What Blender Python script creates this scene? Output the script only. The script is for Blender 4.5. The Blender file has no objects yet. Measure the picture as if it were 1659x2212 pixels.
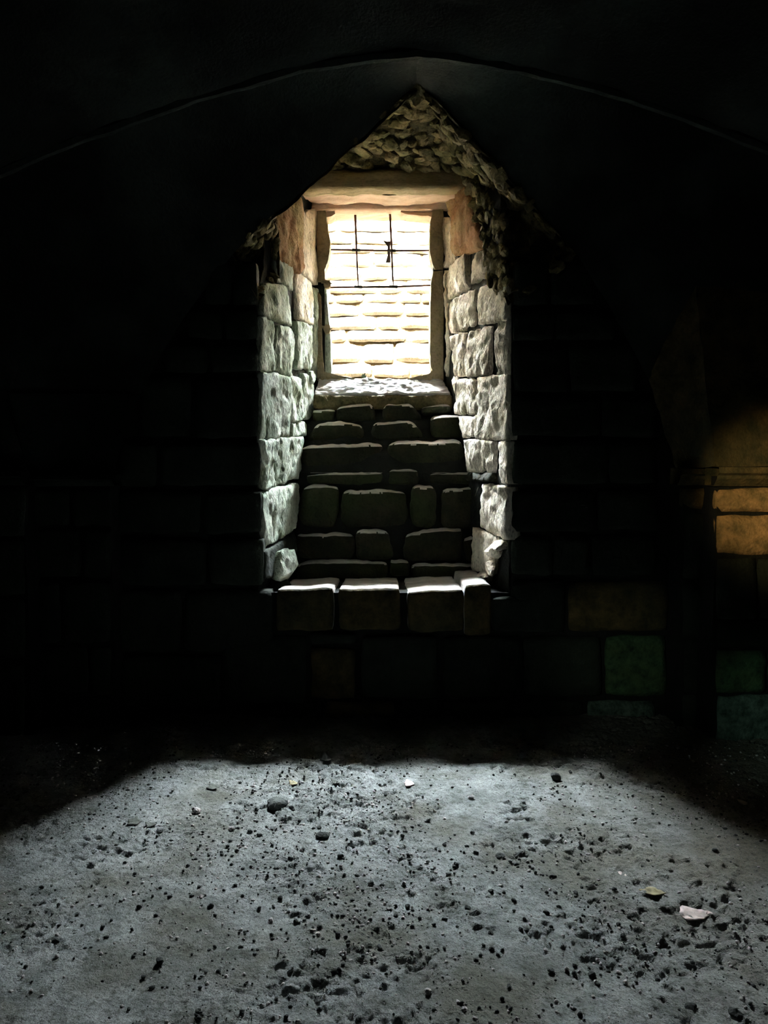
import bpy, bmesh, math, random
import numpy as np
from mathutils import Vector, noise, Matrix
from mathutils.geometry import tessellate_polygon

C = bpy.context.scene.collection
SC = bpy.context.scene
rnd = random.Random(7)

# ------------------------------------------------------------------ camera
F = 1740.0                       # focal length in pixels of the 1659 px wide frame
PITCH = math.atan(155.0 / F)
CAM = Vector((0, -4.56, 1.6))
cd = bpy.data.cameras.new('camera'); cam = bpy.data.objects.new('camera', cd); C.objects.link(cam)
cam.location = CAM; cam.rotation_euler = (math.pi/2 - PITCH, 0, 0)
cd.sensor_fit = 'HORIZONTAL'; cd.sensor_width = 36.0; cd.lens = 36.0 * F / 1659.0
cd.clip_start = 0.05; cd.clip_end = 200
SC.camera = cam

# ------------------------------------------------------------------ sky, sun, exposure
SC.view_settings.view_transform = 'Standard'
SC.view_settings.look = 'None'
SC.view_settings.gamma = 1.0
SC.view_settings.use_curve_mapping = False
SC.view_settings.exposure = 2.55
try:
    SC.cycles.use_denoising = True
    SC.cycles.max_bounces = 6; SC.cycles.diffuse_bounces = 5
    SC.cycles.sample_clamp_indirect = 12.0
except Exception:
    pass
W = bpy.data.worlds.new('sky'); SC.world = W; W.use_nodes = True
bg = W.node_tree.nodes['Background']
bg.inputs[0].default_value = (0.86, 0.95, 1.0, 1); bg.inputs[1].default_value = 172.0
sd = bpy.data.lights.new('sun', 'SUN'); sd.energy = 55.0; sd.angle = math.radians(0.6); sd.color = (1.0, 0.90, 0.78)
sun = bpy.data.objects.new('sun', sd); C.objects.link(sun)
sdir = Vector((0.45, 0.62, -1.0)).normalized()
sun.rotation_euler = sdir.to_track_quat('-Z', 'Y').to_euler()
pd = bpy.data.lights.new('window_portal', 'AREA'); pd.shape = 'RECTANGLE'; pd.size = 0.95; pd.size_y = 1.35
pd.cycles.is_portal = True
portal = bpy.data.objects.new('window_portal', pd); C.objects.link(portal)
portal.location = (-0.02, 1.70, 2.64); portal.rotation_euler = (-math.pi/2, 0, 0)

def spot(name, loc, tgt, deg, power, col, blend=1.0, size=0.05):
    l = bpy.data.lights.new(name, 'SPOT'); l.energy = power; l.color = col
    l.spot_size = math.radians(deg); l.spot_blend = blend; l.shadow_soft_size = size
    o = bpy.data.objects.new(name, l); C.objects.link(o); o.location = loc
    o.rotation_euler = (Vector(tgt) - Vector(loc)).to_track_quat('-Z', 'Y').to_euler()
    return o

# ------------------------------------------------------------------ helpers
def ray(px, py):
    d = Vector(((px - 829.5) / F, -(py - 1106.0) / F, -1.0))
    s, c = math.sin(PITCH), math.cos(PITCH)
    return Vector((d.x, c * -d.z + s * d.y, s * d.z + c * d.y))
def P(px, py, Y=0.0):            # a measured pixel to the point at depth Y
    r = ray(px, py); t = (Y - CAM.y) / r.y
    return CAM + r * t
def G(px, py, z=0.0):            # on the ground
    r = ray(px, py); t = (z - CAM.z) / r.z
    return CAM + r * t
def onplane(px, py, p0, n):
    r = ray(px, py); t = (p0 - CAM).dot(n) / r.dot(n)
    return CAM + r * t
JL0, JLd = Vector((-0.695, 0, 0)), Vector((0.150, 1, 0))
JR0, JRd = Vector((0.695, 0, 0)), Vector((-0.189, 1, 0))
JLn = Vector((1, -0.150, 0)).normalized(); JRn = Vector((-1, -0.189, 0)).normalized()
def JL(px, py): return onplane(px, py, JL0, JLn)
def JR(px, py): return onplane(px, py, JR0, JRn)
def jl(Y, z): return Vector((-0.695 + 0.150*Y, Y, z))
def jr(Y, z): return Vector((0.695 - 0.189*Y, Y, z))

def nz(p, f=1.0, o=3):
    return noise.fractal(Vector(p) * f, 1.0, 2.0, o)

def mkobj(name, verts, faces, mat, parent=None, smooth=True):
    me = bpy.data.meshes.new(name); me.from_pydata([tuple(v) for v in verts], [], faces)
    if smooth:
        me.polygons.foreach_set('use_smooth', [True] * len(me.polygons))
    me.materials.append(mat); me.update()
    o = bpy.data.objects.new(name, me); C.objects.link(o)
    if parent is not None: o.parent = parent
    return o
def tag(o, label=None, cat=None, group=None, kind=None):
    if label: o['label'] = label
    if cat: o['category'] = cat
    if group: o['group'] = group
    if kind: o['kind'] = kind
    return o

def stone(name, parent, quad, back, mat, cell=0.022, bulge=0.014, rough=0.007, wob=0.010, corner=0.07,
          edge=0.012, rings=3, freq=6.0, chip=0.0, seed=None, nmax=44, ymin=None):
    """A dressed or rough stone: a relieved front face on the quad (TL, TR, BR, BL), sides running back."""
    TL, TR, BR, BL = [Vector(v) for v in quad]
    n = (TR - TL).cross(BL - TL).normalized()
    ctr = (TL + TR + BR + BL) / 4
    if n.dot(Vector(back)) > 0: n = -n
    so = Vector((rnd.random()*50, rnd.random()*50, rnd.random()*50)) if seed is None else Vector((seed, seed*2.3, seed*.7))
    w = ((TR-TL).length + (BR-BL).length)/2; h = ((BL-TL).length + (BR-TR).length)/2
    nu = max(4, min(nmax, int(w/cell))); nv = max(4, min(nmax, int(h/cell)))
    ex = ((TR-TL)+(BR-BL)).normalized(); ey = ((TL-BL)+(TR-BR)).normalized()
    vs = []
    tilt = (rnd.uniform(-1, 1)*rough, rnd.uniform(-1, 1)*rough)
    for j in range(nv+1):
        for i in range(nu+1):
            u = 2*i/nu - 1; v = 2*j/nv - 1
            u2 = u*(1 - corner*abs(v)**6); v2 = v*(1 - corner*abs(u)**6)
            a = (u2+1)/2; b = (v2+1)/2
            p = TL*(1-a)*(1-b) + TR*a*(1-b) + BR*a*b + BL*(1-a)*b
            m = max(abs(u), abs(v))
            e = m**4
            q = p + so
            p = p + ex*(noise.noise(q*freq)*wob*e + noise.noise(q*freq*3.1)*wob*.45*e) + ey*(noise.noise((q+Vector((9,4,2)))*freq)*wob*e + noise.noise((q+Vector((5,1,2)))*freq*3.3)*wob*.45*e)
            hh = bulge*(1 - 0.5*(u**4 + v**4)) + rough*(1.5*nz(q, freq*.7, 2) + 0.8*nz(q, freq*2.6, 3)) - edge*m**14 + tilt[0]*u + tilt[1]*v
            if chip:
                c = noise.noise(q*freq*1.3)
                if c > 0.18: hh -= chip*(c-0.18)*3
            p = p + n*(hh - edge*.3)
            if ymin is not None and p.y < ymin: p.y = ymin
            vs.append(p)
    fs = []
    W1 = nu+1
    for j in range(nv):
        for i in range(nu):
            a = j*W1+i; fs.append((a, a+W1, a+W1+1, a+1))
    rim = [i for i in range(W1)] + [j*W1+nu for j in range(1, nv+1)] + [nv*W1+i for i in range(nu-1, -1, -1)] + [j*W1 for j in range(nv-1, 0, -1)]
    prev = rim; back = Vector(back); L = back.length
    for k in range(1, rings+1):
        cur = []
        for idx in rim:
            p = vs[idx] + back*(k/rings)
            q = p + so
            off = (p - ctr - back*(k/rings)).normalized() * rough * (nz(q, freq*1.5, 2)) * (1 if k < rings else 0)
            cur.append(len(vs)); vs.append(p + off)
        for t in range(len(rim)):
            t2 = (t+1) % len(rim)
            fs.append((prev[t], prev[t2], cur[t2], cur[t]))
        prev = cur
    fs.append(tuple(prev))
    return mkobj(name, vs, fs, mat, parent)

def ico_template(sub):
    bm = bmesh.new(); bmesh.ops.create_icosphere(bm, subdivisions=sub, radius=1.0)
    bm.verts.ensure_lookup_table()
    v = [x.co.copy() for x in bm.verts]; f = [[y.index for y in x.verts] for x in bm.faces]
    bm.free(); return v, f
ICO1, ICO2, ICO3 = ico_template(1), ico_template(2), ico_template(3)
def rubble(name, parent, ctr, X, Y, Z, r, mat, ico=ICO3, amp=.35, box=0.55, facet=True):
    """An irregular broken stone: axes X, Y in the surface, Z out of it; r = half sizes."""
    so = Vector((rnd.random()*60, rnd.random()*60, rnd.random()*60))
    vs = []
    cuts = [(Vector((rnd.gauss(0,1), rnd.gauss(0,1), rnd.gauss(0,1))).normalized(), rnd.uniform(.62, .9)) for _ in range(11)] if facet else []
    for v in ico[0]:
        if facet:
            k = 1.15
            for n_, d_ in cuts:
                c_ = v.dot(n_)
                if c_ > .05: k = min(k, d_/c_)
            q = v*k*(1 + .12*noise.noise(v*3 + so) + .05*noise.noise(v*9 + so))
            vs.append(ctr + X*(q.x*r[0]*1.15) + Y*(q.y*r[1]*1.15) + Z*(q.z*r[2]*1.15)); continue
        m = max(abs(v.x), abs(v.y), abs(v.z))
        q = v.lerp(v/m*0.86, box)
        q = q * (1 + amp*noise.noise(v*1.1 + so) + amp*.45*noise.noise(v*2.7 + so) + amp*.2*noise.noise(v*6 + so))
        vs.append(ctr + X*(q.x*r[0]) + Y*(q.y*r[1]) + Z*(q.z*r[2]))
    return mkobj(name, vs, ico[1], mat, parent, smooth=not facet)

def patch(V, Fc, a, b, c, d, amp=.012, cell=.05, nd=None):
    """noisy bilinear sheet a-b-c-d appended to lists"""
    a, b, c, d = [Vector(x) for x in (a, b, c, d)]
    nu = max(1, min(80, int(max((b-a).length, (c-d).length)/cell))); nv = max(1, min(80, int(max((d-a).length, (c-b).length)/cell)))
    n = (b-a).cross(d-a)
    if n.length < 1e-6: n = (c-b).cross(d-b)
    n.normalize(); o = len(V)
    if nd is not None: n = Vector(nd)
    for j in range(nv+1):
        for i in range(nu+1):
            s, t = i/nu, j/nv
            p = a*(1-s)*(1-t) + b*s*(1-t) + c*s*t + d*(1-s)*t
            V.append(p + n*amp*nz(p, 7, 3))
    for j in range(nv):
        for i in range(nu):
            q = o + j*(nu+1) + i; Fc.append((q, q+1, q+nu+2, q+nu+1))
def box(V, Fc, x0, x1, y0, y1, z0, z1):
    o = len(V)
    for z in (z0, z1):
        for y in (y0, y1):
            for x in (x0, x1): V.append(Vector((x, y, z)))
    for f in ((0,1,3,2),(4,6,7,5),(0,4,5,1),(2,3,7,6),(0,2,6,4),(1,5,7,3)): Fc.append(tuple(o+k for k in f))

# ------------------------------------------------------------------ materials
def mat_stone(name, c1, c2, c3=None, scale=5.0, bump=0.5, pits=0.4, var=0.18, stain=None, stain_amt=0.5, rough=0.9, fine=60.0, stain_scale=2.2, streak=(1,1,1)):
    m = bpy.data.materials.new(name); m.use_nodes = True; nt = m.node_tree; N = nt.nodes; L = nt.links
    b = N['Principled BSDF']; b.inputs['Roughness'].default_value = rough
    try: b.inputs['Specular IOR Level'].default_value = 0.25
    except Exception: pass
    geo = N.new('ShaderNodeNewGeometry'); mp = N.new('ShaderNodeMapping'); mp.inputs['Scale'].default_value = streak
    L.new(geo.outputs['Position'], mp.inputs['Vector']); vec = mp.outputs['Vector']
    oi = N.new('ShaderNodeObjectInfo')
    n1 = N.new('ShaderNodeTexNoise'); n1.inputs['Scale'].default_value = scale; n1.inputs['Detail'].default_value = 9; n1.inputs['Roughness'].default_value = .65
    L.new(vec, n1.inputs['Vector'])
    r1 = N.new('ShaderNodeValToRGB'); L.new(n1.outputs['Fac'], r1.inputs['Fac'])
    e = r1.color_ramp.elements; e[0].position = .32; e[0].color = (*c1, 1); e[1].position = .66; e[1].color = (*c2, 1)
    if c3: x = r1.color_ramp.elements.new(.5); x.color = (*c3, 1)
    col = r1.outputs['Color']
    if stain:
        n2 = N.new('ShaderNodeTexNoise'); n2.inputs['Scale'].default_value = stain_scale; n2.inputs['Detail'].default_value = 6
        L.new(geo.outputs['Position'], n2.inputs['Vector'])
        rr = N.new('ShaderNodeMapRange'); rr.inputs[1].default_value = .45; rr.inputs[2].default_value = .68; rr.inputs[4].default_value = stain_amt
        L.new(n2.outputs['Fac'], rr.inputs[0])
        mx = N.new('ShaderNodeMix'); mx.data_type = 'RGBA'; L.new(rr.outputs[0], mx.inputs['Factor']); L.new(col, mx.inputs['A']); mx.inputs['B'].default_value = (*stain, 1)
        col = mx.outputs['Result']
    hs = N.new('ShaderNodeHueSaturation'); mr = N.new('ShaderNodeMapRange'); L.new(oi.outputs['Random'], mr.inputs[0])
    mr.inputs[3].default_value = 1-var; mr.inputs[4].default_value = 1+var
    L.new(mr.outputs[0], hs.inputs['Value']); L.new(col, hs.inputs['Color'])
    # fine speckle
    n3 = N.new('ShaderNodeTexNoise'); n3.inputs['Scale'].default_value = fine; n3.inputs['Detail'].default_value = 4; L.new(vec, n3.inputs['Vector'])
    r3 = N.new('ShaderNodeMapRange'); r3.inputs[1].default_value = .33; r3.inputs[2].default_value = .50; r3.inputs[3].default_value = .45; r3.inputs[4].default_value = 1.0; L.new(n3.outputs['Fac'], r3.inputs[0])
    mu = N.new('ShaderNodeMix'); mu.data_type = 'RGBA'; mu.blend_type = 'MULTIPLY'; mu.inputs['Factor'].default_value = pits
    L.new(hs.outputs['Color'], mu.inputs['A']); L.new(r3.outputs[0], mu.inputs['B'])
    L.new(mu.outputs['Result'], b.inputs['Base Color'])
    ad = N.new('ShaderNodeMath'); ad.operation = 'MULTIPLY_ADD'; L.new(n3.outputs['Fac'], ad.inputs[0]); ad.inputs[1].default_value = .45; L.new(n1.outputs['Fac'], ad.inputs[2])
    bp = N.new('ShaderNodeBump'); bp.inputs['Strength'].default_value = bump; bp.inputs['Distance'].default_value = .03
    L.new(ad.outputs[0], bp.inputs['Height']); L.new(bp.outputs['Normal'], b.inputs['Normal'])
    return m

M = {}
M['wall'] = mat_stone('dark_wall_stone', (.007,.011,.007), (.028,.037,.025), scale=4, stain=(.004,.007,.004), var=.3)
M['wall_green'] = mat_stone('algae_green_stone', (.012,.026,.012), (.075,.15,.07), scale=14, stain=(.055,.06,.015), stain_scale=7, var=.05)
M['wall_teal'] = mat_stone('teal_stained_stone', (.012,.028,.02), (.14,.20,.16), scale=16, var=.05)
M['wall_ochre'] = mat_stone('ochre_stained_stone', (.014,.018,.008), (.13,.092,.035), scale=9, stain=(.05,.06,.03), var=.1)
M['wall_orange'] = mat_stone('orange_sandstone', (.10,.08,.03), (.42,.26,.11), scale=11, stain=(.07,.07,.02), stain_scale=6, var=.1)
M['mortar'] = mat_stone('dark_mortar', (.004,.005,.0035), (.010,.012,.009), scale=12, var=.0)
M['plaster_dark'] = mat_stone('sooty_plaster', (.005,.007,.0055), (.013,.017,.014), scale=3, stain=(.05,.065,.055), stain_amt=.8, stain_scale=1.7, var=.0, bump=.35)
M['jamb_l'] = mat_stone('pale_green_limestone', (.19,.25,.17), (.56,.60,.51), (.42,.47,.38), scale=7, pits=.9, stain=(.13,.16,.07), stain_amt=.6, stain_scale=5, bump=.9, fine=90, streak=(1,1,.45))
M['jamb_r'] = mat_stone('pale_cream_limestone', (.44,.38,.28), (.84,.75,.65), (.74,.66,.56), scale=7, pits=.85, stain=(.34,.31,.14), stain_amt=.35, stain_scale=5, bump=.9, fine=90, streak=(1,1,.45))
M['rust'] = mat_stone('rusty_plaster', (.22,.11,.045), (.50,.27,.14), (.36,.19,.09), scale=8, pits=.6, stain=(.34,.30,.16), stain_amt=.7, stain_scale=4, bump=.7, fine=70)
M['hood'] = mat_stone('brown_rubble_stone', (.05,.04,.015), (.34,.26,.13), (.17,.135,.06), scale=7, pits=.6, stain=(.06,.07,.02), stain_amt=.6, stain_scale=5, var=.4, bump=.8)
M['hood_mortar'] = mat_stone('rubble_mortar', (.035,.03,.012), (.15,.12,.055), scale=14, pits=.6, bump=1.0)
M['lintel'] = mat_stone('ochre_lintel_stone', (.16,.12,.05), (.36,.27,.14), scale=5, pits=.5, streak=(.5,2,2), var=.1)
M['peach'] = mat_stone('smooth_peach_stone', (.48,.32,.22), (.66,.48,.36), scale=4, pits=.2, bump=.3, var=.05, streak=(.5,2,2))
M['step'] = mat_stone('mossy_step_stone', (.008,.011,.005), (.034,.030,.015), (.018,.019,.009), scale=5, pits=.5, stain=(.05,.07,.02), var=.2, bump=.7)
M['ledge'] = mat_stone('pale_lit_top_stone', (.48,.44,.42), (.76,.70,.68), scale=6, pits=.5, streak=(.4,2,2), var=.08, bump=.6)  # pale tone paints in the light on ledge and step tops
M['sill'] = mat_stone('weathered_sill_stone', (.36,.36,.36), (.66,.64,.62), scale=9, pits=.8, streak=(.35,2,2), bump=1.0, fine=30)
M['frame'] = mat_stone('dark_frame_stone', (.16,.13,.07), (.30,.24,.15), scale=6, pits=.5, var=.1)
M['outer'] = mat_stone('weathered_yellow_sandstone', (.11,.09,.06), (.16,.14,.112), scale=5, pits=.3, var=.08)
M['outer_mortar'] = mat_stone('yellow_mortar', (.040,.024,.008), (.065,.043,.016), scale=10, pits=.3, var=.0)
M['pebble'] = mat_stone('dark_pebble_stone', (.03,.035,.035), (.10,.11,.10), scale=30, var=.4)
M['pebble_pale'] = mat_stone('pale_pebble_stone', (.40,.38,.37), (.62,.58,.56), scale=30, var=.1)
def simple(name, c, r=.8, metal=0.0):
    m = bpy.data.materials.new(name); m.use_nodes = True; b = m.node_tree.nodes['Principled BSDF']
    N = m.node_tree.nodes; L = m.node_tree.links
    n = N.new('ShaderNodeTexNoise'); n.inputs['Scale'].default_value = 40; n.inputs['Detail'].default_value = 5
    g = N.new('ShaderNodeNewGeometry'); L.new(g.outputs['Position'], n.inputs['Vector'])
    rp = N.new('ShaderNodeValToRGB'); L.new(n.outputs['Fac'], rp.inputs['Fac'])
    rp.color_ramp.elements[0].position = .3; rp.color_ramp.elements[0].color = (*[k*.6 for k in c], 1)
    rp.color_ramp.elements[1].position = .7; rp.color_ramp.elements[1].color = (*[min(1, k*1.3) for k in c], 1)
    L.new(rp.outputs['Color'], b.inputs['Base Color']); b.inputs['Roughness'].default_value = r; b.inputs['Metallic'].default_value = metal
    return m
M['iron'] = simple('rusty_iron', (.16,.06,.04), .85)
M['iron_dark'] = simple('black_iron', (.03,.025,.02), .8)
M['leaf_pale'] = simple('dry_pale_leaf', (.62,.52,.48))
M['leaf_dark'] = simple('dry_dark_leaf', (.06,.07,.055))
M['leaf_tan'] = simple('dry_tan_leaf', (.30,.26,.14))
M['sprout'] = simple('sprout_green', (.12,.18,.10))
M['grass_dry'] = simple('dry_straw', (.45,.40,.30))
M['ground'] = simple('outside_ground', (.25,.2,.12))

def floor_mat():
    m = bpy.data.materials.new('packed_earth'); m.use_nodes = True; nt = m.node_tree; N = nt.nodes; L = nt.links
    b = N['Principled BSDF']; b.inputs['Roughness'].default_value = .95
    try: b.inputs['Specular IOR Level'].default_value = .15
    except Exception: pass
    g = N.new('ShaderNodeNewGeometry')
    def tex(s, d, r=.6):
        n = N.new('ShaderNodeTexNoise'); n.inputs['Scale'].default_value = s; n.inputs['Detail'].default_value = d; n.inputs['Roughness'].default_value = r
        L.new(g.outputs['Position'], n.inputs['Vector']); return n.outputs['Fac']
    def mr(v, a, b_, c, d):
        n = N.new('ShaderNodeMapRange'); L.new(v, n.inputs[0])
        for k, x in zip((1,2,3,4), (a,b_,c,d)): n.inputs[k].default_value = x
        return n.outputs[0]
    def mix(f, a, bb, mode='MIX'):
        n = N.new('ShaderNodeMix'); n.data_type = 'RGBA'; n.blend_type = mode
        for v, s in ((f, 'Factor'), (a, 'A'), (bb, 'B')):
            if isinstance(v, (int, float)): n.inputs[s].default_value = v
            elif isinstance(v, tuple): n.inputs[s].default_value = (*v, 1)
            else: L.new(v, n.inputs[s])
        return n.outputs['Result']
    sx = N.new('ShaderNodeSeparateXYZ'); L.new(g.outputs['Position'], sx.inputs[0])
    t1 = tex(1.6, 8); t2 = tex(7, 8, .7); t3 = tex(60, 5, .7); t4 = tex(22, 6, .7); t5 = tex(170, 3, .7)
    base = mix(mr(t2, .35, .65, 0, 1), (.18,.20,.19), (.43,.455,.445))
    base = mix(mr(t1, .46, .60, 0, .75), base, (.14,.137,.105))
    base = mix(mr(sx.outputs['X'], .6, 1.7, 0, .6), base, (.20,.165,.12))
    base = mix(mr(t4, .54, .64, 0, .75), base, (.09,.095,.08))
    base = mix(mr(t3, .30, .46, .75, 0), base, (.07,.075,.065))
    base = mix(mr(t3, .64, .72, 0, .6), base, (.60,.57,.54))
    base = mix(mr(t5, .36, .50, .65, 0), base, (.09,.10,.085))
    L.new(base, b.inputs['Base Color'])
    ad = N.new('ShaderNodeMath'); ad.operation = 'MULTIPLY_ADD'; L.new(t3, ad.inputs[0]); ad.inputs[1].default_value = .5; L.new(t4, ad.inputs[2])
    bp = N.new('ShaderNodeBump'); bp.inputs['Strength'].default_value = 1.0; bp.inputs['Distance'].default_value = .025
    L.new(ad.outputs[0], bp.inputs['Height']); L.new(bp.outputs['Normal'], b.inputs['Normal'])
    return m
M['floor'] = floor_mat()

# ------------------------------------------------------------------ wall_back: core
A = P(900, 185); Lc = P(505, 545); Ls = P(562, 640); Rc = P(1245, 560); Rs = P(1095, 650)
LA = P(570, 482); LL = JL(650, 405); LR = JR(1000, 400)
pl_a = JL(600, 440); pl_b = JL(598, 600)
pr_a = JR(1048, 520); pr_b = JR(1050, 610)
V, Fc = [], []
FY = 0.035
def fp(x, z): return Vector((x, FY, z))
zb = P(600, 1272).z - .03
left_poly = [fp(-4, -.3), fp(A.x, -.3), fp(A.x, zb), fp(-.73, zb), fp(Ls.x-.03, Ls.z), fp(Lc.x, Lc.z+.02), fp(LA.x, LA.z+.02), fp(A.x, A.z+.02), fp(A.x, 4.6), fp(-4, 4.6)]
right_poly = [fp(4, -.3), fp(A.x, -.3), fp(A.x, zb), fp(.73, zb), fp(Rs.x+.03, Rs.z), fp(Rc.x, Rc.z+.02), fp(A.x, A.z+.02), fp(A.x, 4.6), fp(4, 4.6)]
for poly in (left_poly, right_poly):
    o = len(V); V += poly
    for t in tessellate_polygon([poly]): Fc.append(tuple(o+k for k in t))
e = .035
def joff(p, n, k=e): return p - n*k
ZT = 3.45
patch(V, Fc, joff(jl(FY, zb), JLn), joff(jl(FY, Ls.z), JLn), joff(jl(.6, ZT-.45), JLn), joff(jl(.6, zb), JLn))
patch(V, Fc, joff(jl(.22, zb), JLn), joff(jl(.22, 3.6), JLn), joff(jl(1.46, 3.6), JLn), joff(jl(1.46, zb), JLn))
patch(V, Fc, joff(jr(FY, zb), JRn), joff(jr(FY, Rs.z), JRn), joff(jr(.6, Rs.z+.1), JRn), joff(jr(.6, zb), JRn))
patch(V, Fc, joff(jr(.28, zb), JRn), joff(jr(.28, 3.6), JRn), joff(jr(1.46, 3.6), JRn), joff(jr(1.46, zb), JRn))
prof = [(FY, zb), (.76, zb-.06), (.82, 1.08), (.88, 1.38), (1.0, 1.54), (1.12, 1.69), (1.22, 1.79), (1.28, 1.82), (1.29, 1.86), (1.43, 1.98)]
for (y0, z0), (y1, z1) in zip(prof, prof[1:]):
    patch(V, Fc, (-.76, y0, z0), (.76, y0, z0), (.76, y1, z1), (-.76, y1, z1))
# thick masses behind, which close the wall
for b_ in ((-4,-1.0,.1,1.72,-.3,4.5), (1.3,4,.1,1.72,-.3,4.5), (-1.0,1.3,.1,1.72,3.85,4.5), (-1.0,1.3,.1,1.72,-.3,.55), (-1.0,1.3,1.33,1.72,-.3,1.80)):
    box(V, Fc, *b_)
YW = 1.40
wx0, wx1 = P(700, 600, YW).x, P(936, 600, YW).x
wz0, wz1 = P(800, 822, YW).z, P(800, 438, YW).z
box(V, Fc, -1.05, wx0, YW+.03, 1.70, 1.6, 3.9); box(V, Fc, wx1, 1.35, YW+.03, 1.70, 1.6, 3.9)
box(V, Fc, wx0-.02, wx1+.02, YW+.03, 1.70, 1.6, wz0); box(V, Fc, wx0-.02, wx1+.02, YW+.03, 1.70, wz1, 3.9)
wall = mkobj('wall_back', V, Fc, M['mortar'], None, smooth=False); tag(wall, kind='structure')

# rough hood of the recess
A1, A2 = P(546, 572, .45), P(598, 500, .33)
V, Fc = [], []
up = Vector((0, 0, .03))
T1, T2 = JL(655, 385)+Vector((0,-.04,.02)), JR(1000, 378)+Vector((0,-.04,.02))
for t in ((A,T1,T2), (A,LA,T1), (T1,LA,pl_a), (A,T2,Rc), (T2,pr_a,Rc), (pr_a,Rc,Rs), (pr_a,pr_b,Rs), (LA,Lc,A1), (LA,A1,A2), (Lc,Ls,A1), (A1,Ls,pl_b), (A1,pl_b,A2), (A2,pl_b,pl_a), (LA,A2,pl_a)):
    c_ = sum(t, Vector())/3; n_ = (t[1]-t[0]).cross(t[2]-t[0]).normalized()
    if n_.dot(CAM-c_) < 0: n_ = -n_
    o_ = -n_*.022
    t = [c_ + (p-c_)*1.03 + o_ for p in t]
    patch(V, Fc, t[0], t[1], t[2], t[2], .014, .03)
hood = mkobj('recess_hood_mortar', V, Fc, M['hood_mortar'], wall, smooth=True)

# ------------------------------------------------------------------ wall stones
def q(x0, y0, x1, y1, Y=0): return (P(x0,y0,Y), P(x1,y0,Y), P(x1,y1,Y), P(x0,y1,Y))
def wstone(x0, y0, x1, y1, Y=0, mat='wall', parent=None, g=5, back=.10, name='wall_stone', j=3, **kw):
    a = [(x0+g/2, y0+g/2), (x1-g/2, y0+g/2), (x1-g/2, y1-g/2), (x0+g/2, y1-g/2)]
    a = [(x+rnd.uniform(-j, j), y+rnd.uniform(-j, j)) for x, y in a]
    kw.setdefault('cell', .03); kw.setdefault('corner', .035); kw.setdefault('bulge', .008)
    return stone(name, parent or wall, [P(x, y, Y) for x, y in a], (0, back, 0), M[mat], **kw)
rows = [(560,660,[440,500,556]), (663,735,[400,480,556]), (738,806,[350,450,556]), (809,948,[300,415,560]),
        (952,1055,[250,340,564]), (1060,1155,[250,438,568]), (1160,1268,[250,447,568]), (1272,1412,[205,390,590]),
        (1415,1545,[235,475]), (1548,1600,[235,400,560])]
for y0, y1, xs in rows:
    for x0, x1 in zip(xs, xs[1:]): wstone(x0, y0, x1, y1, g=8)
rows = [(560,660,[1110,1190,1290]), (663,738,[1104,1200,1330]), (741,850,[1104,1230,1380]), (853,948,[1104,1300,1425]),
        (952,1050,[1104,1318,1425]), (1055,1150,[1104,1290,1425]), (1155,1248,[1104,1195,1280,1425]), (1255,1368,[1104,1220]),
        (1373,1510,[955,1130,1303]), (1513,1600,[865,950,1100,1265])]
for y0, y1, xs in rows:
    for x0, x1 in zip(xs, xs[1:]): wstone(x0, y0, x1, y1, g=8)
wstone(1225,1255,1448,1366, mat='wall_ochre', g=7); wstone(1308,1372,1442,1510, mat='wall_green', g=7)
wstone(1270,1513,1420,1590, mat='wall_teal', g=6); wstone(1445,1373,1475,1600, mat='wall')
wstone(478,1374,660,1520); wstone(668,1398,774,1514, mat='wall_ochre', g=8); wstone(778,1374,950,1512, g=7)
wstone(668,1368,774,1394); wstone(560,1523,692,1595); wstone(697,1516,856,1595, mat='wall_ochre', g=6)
# ledge stones: their tops are the foot of the recess
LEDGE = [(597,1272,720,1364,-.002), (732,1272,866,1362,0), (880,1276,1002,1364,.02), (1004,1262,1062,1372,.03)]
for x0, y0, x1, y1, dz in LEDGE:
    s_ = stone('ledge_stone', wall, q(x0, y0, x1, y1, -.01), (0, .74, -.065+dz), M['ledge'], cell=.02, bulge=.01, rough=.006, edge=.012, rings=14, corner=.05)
    s_.data.materials.append(M['wall_ochre'])          # unlit front painted dark: shade put into the colour
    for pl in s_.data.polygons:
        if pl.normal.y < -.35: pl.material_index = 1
stone('ledge_stone', wall, q(1062, 1290, 1215, 1366, 0), (0, .1, 0), M['wall'])
stone('ledge_stone', wall, q(870, 1368, 952, 1371, 0), (0, .1, 0), M['wall'], cell=.01, bulge=.002, rough=.002) if False else None

# recess foot stones and broken corners
rubble('corner_stone', wall, JL(602, 1218)+Vector((.02,-.0,0)), Vector((.9,.45,0)), Vector((-.2,.9,.1)), Vector((0,0,1)), (.085,.14,.10), M['jamb_l'], amp=.5)
rubble('corner_stone', wall, JL(600, 1255)+Vector((.0,.03,-.03)), Vector((1,.2,0)), Vector((-.2,1,0)), Vector((0,0,1)), (.08,.18,.06), M['wall'], amp=.4)
for (px, py, rx, rz) in ((1066,1192,.05,.05), (1062,1226,.04,.045), (1050,1245,.05,.03), (1078,1178,.05,.025)):
    rubble('corner_stone', wall, JR(px, py)+Vector((.012,.02,0)), Vector((1,-.3,.2)).normalized(), Vector((.2,1,0)).normalized(), Vector((-.2,0,1)).normalized(), (rx,.10,rz), M['jamb_r'], amp=.5)

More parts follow.
